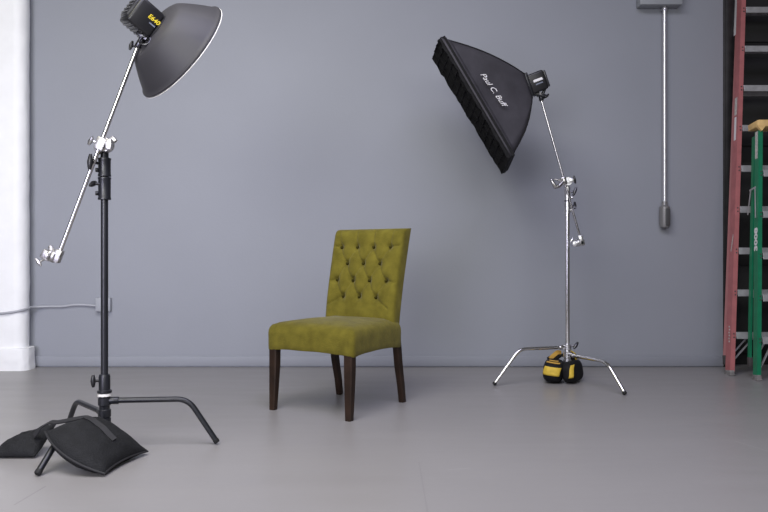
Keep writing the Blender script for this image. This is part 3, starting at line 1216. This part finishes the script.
b.lathe([(0.016, -0.002), (0.023, 0.0), (0.023, 0.022), (0.016, 0.024)], (cdx, WY - 0.040, ztop - 0.024), (0, 0, 1), 16)
b.build('connector', M_emt, cd)
zf0, zf1 = CAM_H + (256 - 229) / FOC * 6.0, CAM_H + (256 - 206) / FOC * 6.0
b = MB()
b.lathe([(0.0005, zf1 + 0.032), (0.020, zf1 + 0.032), (0.022, zf1 + 0.026), (0.022, zf1 + 0.006), (0.027, zf1 - 0.006)], (cdx, WY - 0.040, 0), (0, 0, 1), 16)
b.tube([(cdx, WY - 0.042, zf1 + 0.004), (cdx, WY - 0.042, zf1 - 0.012), (cdx, WY - 0.042, zf0 + 0.035), (cdx, WY - 0.042, zf0 + 0.014), (cdx, WY - 0.042, zf0)],
       [0.026, 0.040, 0.041, 0.036, 0.014], 16)
fit = b.build('conduit_fitting', M_fit, cd)
b = MB()
b.box((cdx + 0.012, WY - 0.080, (zf0 + zf1) / 2), (0.040, 0.012, zf1 - zf0 - 0.05), Matrix.Rotation(0.25, 3, 'Z').to_4x4(), 0.005)
b.build('fitting_cover', M_cover, fit)

ox, oz = P(104.5, 304.5, WY).x, P(104.5, 304.5, WY).z
ob = thing('outlet_box', 'small square grey outlet box low on the wall behind the black stand', 'outlet box', (ox, WY, oz))
b = MB()
b.box((ox, WY - 0.020, oz), (0.118, 0.040, 0.112), None, 0.006)
b.build('box_body', M_outlet, ob)
b = MB()
b.box((ox, WY - 0.042, oz), (0.108, 0.006, 0.102), None, 0.003)
b.build('cover_plate', M_outlet, ob)
pts = [P(97, 306, WY - 0.02), P(85, 305, WY - 0.011), P(74, 305, WY - 0.011), P(62, 306.5, WY - 0.011), P(48, 306.5, WY - 0.011),
       P(38, 307, WY - 0.03), V((-2.794, 5.905, 0.484)), V((-2.795, 5.87, 0.479)), V((-2.822, 5.811, 0.467)), V((-2.89, 5.787, 0.453)),
       V((-2.98, 5.787, 0.444)), V((-3.10, 5.787, 0.441)), V((-3.30, 5.787, 0.446))]
sm = []
for i in range(len(pts) - 1):
    p0, p1, p2, p3 = pts[max(i - 1, 0)], pts[i], pts[i + 1], pts[min(i + 2, len(pts) - 1)]
    for k in range(6):
        t = k / 6
        sm.append(0.5 * ((2 * p1) + (p2 - p0) * t + (2 * p0 - 5 * p1 + 4 * p2 - p3) * t * t + (3 * p1 - p0 - 3 * p2 + p3) * t ** 3))
sm.append(pts[-1])
b = MB()
b.tube(sm, 0.0095, 10)
tag(b.build('cable', M_cable), 'grey cable running from the outlet box around the white column', 'cable')


# ------------------------------------------------------------------ step ladders
def channel(b, a, c, wd, fl, th, out):
    """C channel from a to c: web facing `out` (x sign), depth wd along +y, flanges turned inward"""
    a, c = V(a), V(c)
    b.box((0, 0, 0), (1e-3, 1e-3, 1e-3)) if False else None
    prof = [(0, 0), (0, wd), (-out * fl, wd), (-out * fl, wd - th), (-out * th, wd - th), (-out * th, th), (-out * fl, th), (-out * fl, 0)]
    r0 = [b.bm.verts.new(a + V((x, y, 0))) for x, y in prof]
    r1 = [b.bm.verts.new(c + V((x, y, 0))) for x, y in prof]
    for i in range(8):
        b.quad((r0[i], r0[(i + 1) % 8], r1[(i + 1) % 8], r1[i]))
    for r in (r0, r1):
        b.quad((r[0], r[5], r[6], r[7]))
        b.quad((r[0], r[1], r[4], r[5]))
        b.quad((r[1], r[2], r[3], r[4]))


def xf(b, M):
    b.bm.transform(M)
    return b


def ladder(root, hb, taper, Ht, m_rail, m_rear, web, flange, rear_off, rear_gap, nstep, first):
    """local frame: x across, y towards the back, z up along the rails"""
    W = world_matrix(root)

    def hw(z):
        return hb - taper * z
    parts = {}
    for s_ in (-1, 1):
        b = MB()
        channel(b, (s_ * hw(0.03), 0, 0.03), (s_ * hw(Ht), 0, Ht), web, flange, 0.005, s_)
        rl = xf(b, W).build('front_rail', m_rail, root, smooth=False)
        parts[('front', s_)] = rl
        b = MB()
        b.box((s_ * (hw(0.04) - 0.014), web / 2, 0.022), (0.034, web + 0.008, 0.040), None, 0.004)
        b.box((s_ * (hw(0.04) - 0.014), web / 2, 0.008), (0.040, web + 0.020, 0.014), None, 0.004)
        xf(b, W).build('foot_shoe', M_shoe2, rl)
        rx = 0.012
        b = MB()
        channel(b, (s_ * (hw(rear_gap) - rx), rear_off, rear_gap + 0.05), (s_ * (hw(Ht) - rx), rear_off - 0.03, Ht - 0.02), web * 0.6, 0.014, 0.005, s_)
        rr_ = xf(b, W).build('rear_rail', m_rear, root, smooth=False)
        parts[('rear', s_)] = rr_
        b = MB()
        b.box((s_ * (hw(rear_gap) - rx - 0.012), rear_off + web * .3, rear_gap + 0.045), (0.032, web * .62, 0.07), None, 0.004)
        xf(b, W).build('foot_shoe', M_shoe, rr_)
    for k in range(nstep):
        z = first * (k + 1)
        w = hw(z) - 0.006
        b = MB()
        b.box((0, web * 0.5, z + 0.003), (2 * w, web - 0.012, 0.004))
        b.box((0, -0.002, z - 0.020), (2 * w - 0.06, 0.004, 0.048), None, 0.0015)
        b.box((0, web, z - 0.012), (2 * w - 0.06, 0.004, 0.030))
        for q in range(5):
            b.box((0, 0.008 + q * web / 5, z + 0.006), (2 * w - 0.06, 0.006, 0.003))
        st = xf(b, W).build('step', M_alu, root, smooth=False)
        for s_ in (-1, 1):
            for dz in (-0.006, -0.032):
                b = MB()
                b.cyl((s_ * (w - 0.012), -0.004, z + dz), (s_ * (w - 0.012), 0.002, z + dz), 0.0055, 8)
                xf(b, W).build('rivet', M_shoe, st)
    return parts, hw, W


# tall red ladder leaning on the black door
RX = (730.0 - 384) / FOC * 5.54
lean = 0.112
red = thing('step_ladder', 'tall faded red step ladder leaning folded against the black door', 'ladder', (RX + 0.42, 5.54, 0), (-lean, 0, 0))
parts, hw, W = ladder(red, 0.42, 0.083, 3.6, M_red, M_redlt, 0.080, 0.034, 0.095, 0.07, 11, 0.3175)
for z in (2.20, 2.87):
    b = MB()
    b.box((0, 0.125, z), (2 * hw(z) - 0.05, 0.004, 0.036))
    xf(b, W).build('rear_brace', M_alu, red, smooth=False)
for s_ in (-1, 1):
    b = MB()
    b.beam((s_ * (hw(0.1) - 0.03), 0.05, 0.10), (s_ * 0.19, 0.05, 0.300), 0.004, 0.026, (0, 1, 0))
    xf(b, W).build('step_brace', M_alu, red, smooth=False)
    b = MB()
    b.beam((s_ * (hw(0.2) - 0.03), 0.11, 0.13), (s_ * 0.23, 0.07, 0.300), 0.004, 0.022, (0, 1, 0))
    xf(b, W).build('step_brace', M_alu, red, smooth=False)
b = MB()
b.box((0, 0.07, 3.62), (2 * hw(3.6) + 0.05, 0.2, 0.05), None, 0.01)
xf(b, W).build('top_cap', M_red, red)
for (z0, z1, x, w_, m_) in ((2.0, 2.14, -0.0010, 0.036, M_stick), (1.80, 1.985, -0.0010, 0.030, M_print)):
    b = MB()
    zc_ = (z0 + z1) / 2
    b.box((-hw(zc_) + x, 0.040, zc_), (0.0012, w_, z1 - z0), Matrix.Rotation(math.atan(0.083), 3, 'Y').to_4x4())
    xf(b, W).build('sticker', m_, parts[('front', -1)], smooth=False)
b = MB()
b.box((-hw(2.93) + 0.011, 0.120, 2.93), (0.0022, 0.040, 0.50), Matrix.Rotation(math.atan(0.083), 3, 'Y').to_4x4())
xf(b, W).build('sticker', M_print, parts[('rear', -1)], smooth=False)
b = MB()
for k in range(7):
    z = 0.945 + k * 0.018
    b.box((-hw(z) - 0.0006, 0.045 - 0.004 * k, z), (0.001, 0.012 - 0.001 * abs(k - 3), 0.020), Matrix.Rotation(math.atan(0.083), 3, 'Y').to_4x4())
xf(b, W).build('scuff', M_stick, parts[('front', -1)], smooth=False)['kind'] = 'stuff'
b = MB()
for k in range(6):
    z = 0.255 + k * 0.022
    b.box((-hw(z) - 0.0006, 0.03 + 0.006 * (k % 2), z), (0.001, 0.018, 0.012), Matrix.Rotation(math.atan(0.083), 3, 'Y').to_4x4())
xf(b, W).build('scuff', M_stick, parts[('front', -1)], smooth=False)['kind'] = 'stuff'

# shorter green ladder in front of it
GX = (757.0 - 384) / FOC * 5.32
lean2 = 0.108
grn = thing('step_ladder', 'shorter green step ladder with a yellow top leaning on the red ladder', 'ladder', (GX + 0.275, 5.32, 0), (-lean2, 0, 0))
parts, hw, W = ladder(grn, 0.275, 0.061, 1.83, M_green, M_green, 0.060, 0.030, 0.125, 0.085, 5, 0.305)
b = MB()
ht = hw(1.83)
b.box((0, 0.058, 1.880), (2 * ht + 0.03, 0.150, 0.050), None, 0.008)
b.box((0, 0.058, 1.906), (2 * ht - 0.01, 0.12, 0.008), None, 0.003)
for s_ in (-1, 1):                            # chevron brackets over the front rails
    pr_ = [(-0.030, 0.0), (0.030, 0.0), (0.030, -0.006), (0.0, -0.042), (-0.030, -0.006)]
    for yy in (-0.021,):
        f0 = [b.bm.verts.new((s_ * (ht - 0.012) + x, yy, 1.862 + z)) for x, z in pr_]
        f1 = [b.bm.verts.new((s_ * (ht - 0.012) + x, yy + 0.024, 1.862 + z)) for x, z in pr_]
        b.quad(f0)
        b.quad(f1[::-1])
        for i in range(5):
            b.quad((f0[i], f0[(i + 1) % 5], f1[(i + 1) % 5], f1[i]))
xf(b, W).build('top_cap', M_cap, grn)
tl_ = Matrix.Rotation(math.atan(0.061), 3, 'Y').to_4x4()
b = MB()
b.box((-hw(1.72) - 0.0007, 0.032, 1.725), (0.0012, 0.036, 0.205), tl_)
xf(b, W).build('sticker', M_stick, parts[('front', -1)], smooth=False)
# lettering reads upwards along the outer face of the left rail
zc_ = 1.02
xax = V((0.061, 0, 1)).normalized()
nx_ = V((-1, 0, 0.061)).normalized()
yx_ = nx_.cross(xax)
text('lettering', '3008', 0.060, W @ frame(xax, yx_, nx_, V((-hw(zc_) - 0.0006, 0.029, zc_))), M_print, parts[('front', -1)], 0, 0.0005, 1.45, 0.0025)['label'] = 'white lettering'
for s_ in (-1, 1):
    zt_ = 1.41
    xo = s_ * (hw(zt_) + 0.006)
    b = MB()
    b.beam((xo, 0.040, zt_), (s_ * (hw(1.18) + 0.006), 0.028, 1.18), 0.010, 0.004, (1, 0, 0))
    xf(b, W).build('spreader', M_alu, grn, smooth=False)
    b = MB()
    b.beam((xo, 0.105, zt_ - 0.01), (s_ * (hw(1.22) + 0.006), 0.145, 1.22), 0.010, 0.004, (1, 0, 0))
    xf(b, W).build('spreader', M_alu, grn, smooth=False)
    b = MB()
    b.beam((xo, 0.030, zt_), (xo, 0.120, zt_ - 0.01), 0.012, 0.004, (1, 0, 0))
    xf(b, W).build('spreader', M_alu, grn, smooth=False)
    b = MB()
    b.beam((s_ * (hw(0.1) - 0.03), 0.03, 0.08), (s_ * 0.11, 0.05, 0.300), 0.004, 0.026, (0, 1, 0))
    xf(b, W).build('step_brace', M_alu, grn, smooth=False)
    b = MB()
    b.beam((s_ * (hw(0.2) - 0.03), 0.13, 0.13), (s_ * 0.15, 0.07, 0.300), 0.004, 0.022, (0, 1, 0))
    xf(b, W).build('step_brace', M_alu, grn, smooth=False)
for z in (0.62, 1.22):
    b = MB()
    b.box((0, 0.165, z), (2 * hw(z) - 0.05, 0.004, 0.036))
    xf(b, W).build('rear_brace', M_alu, grn, smooth=False)
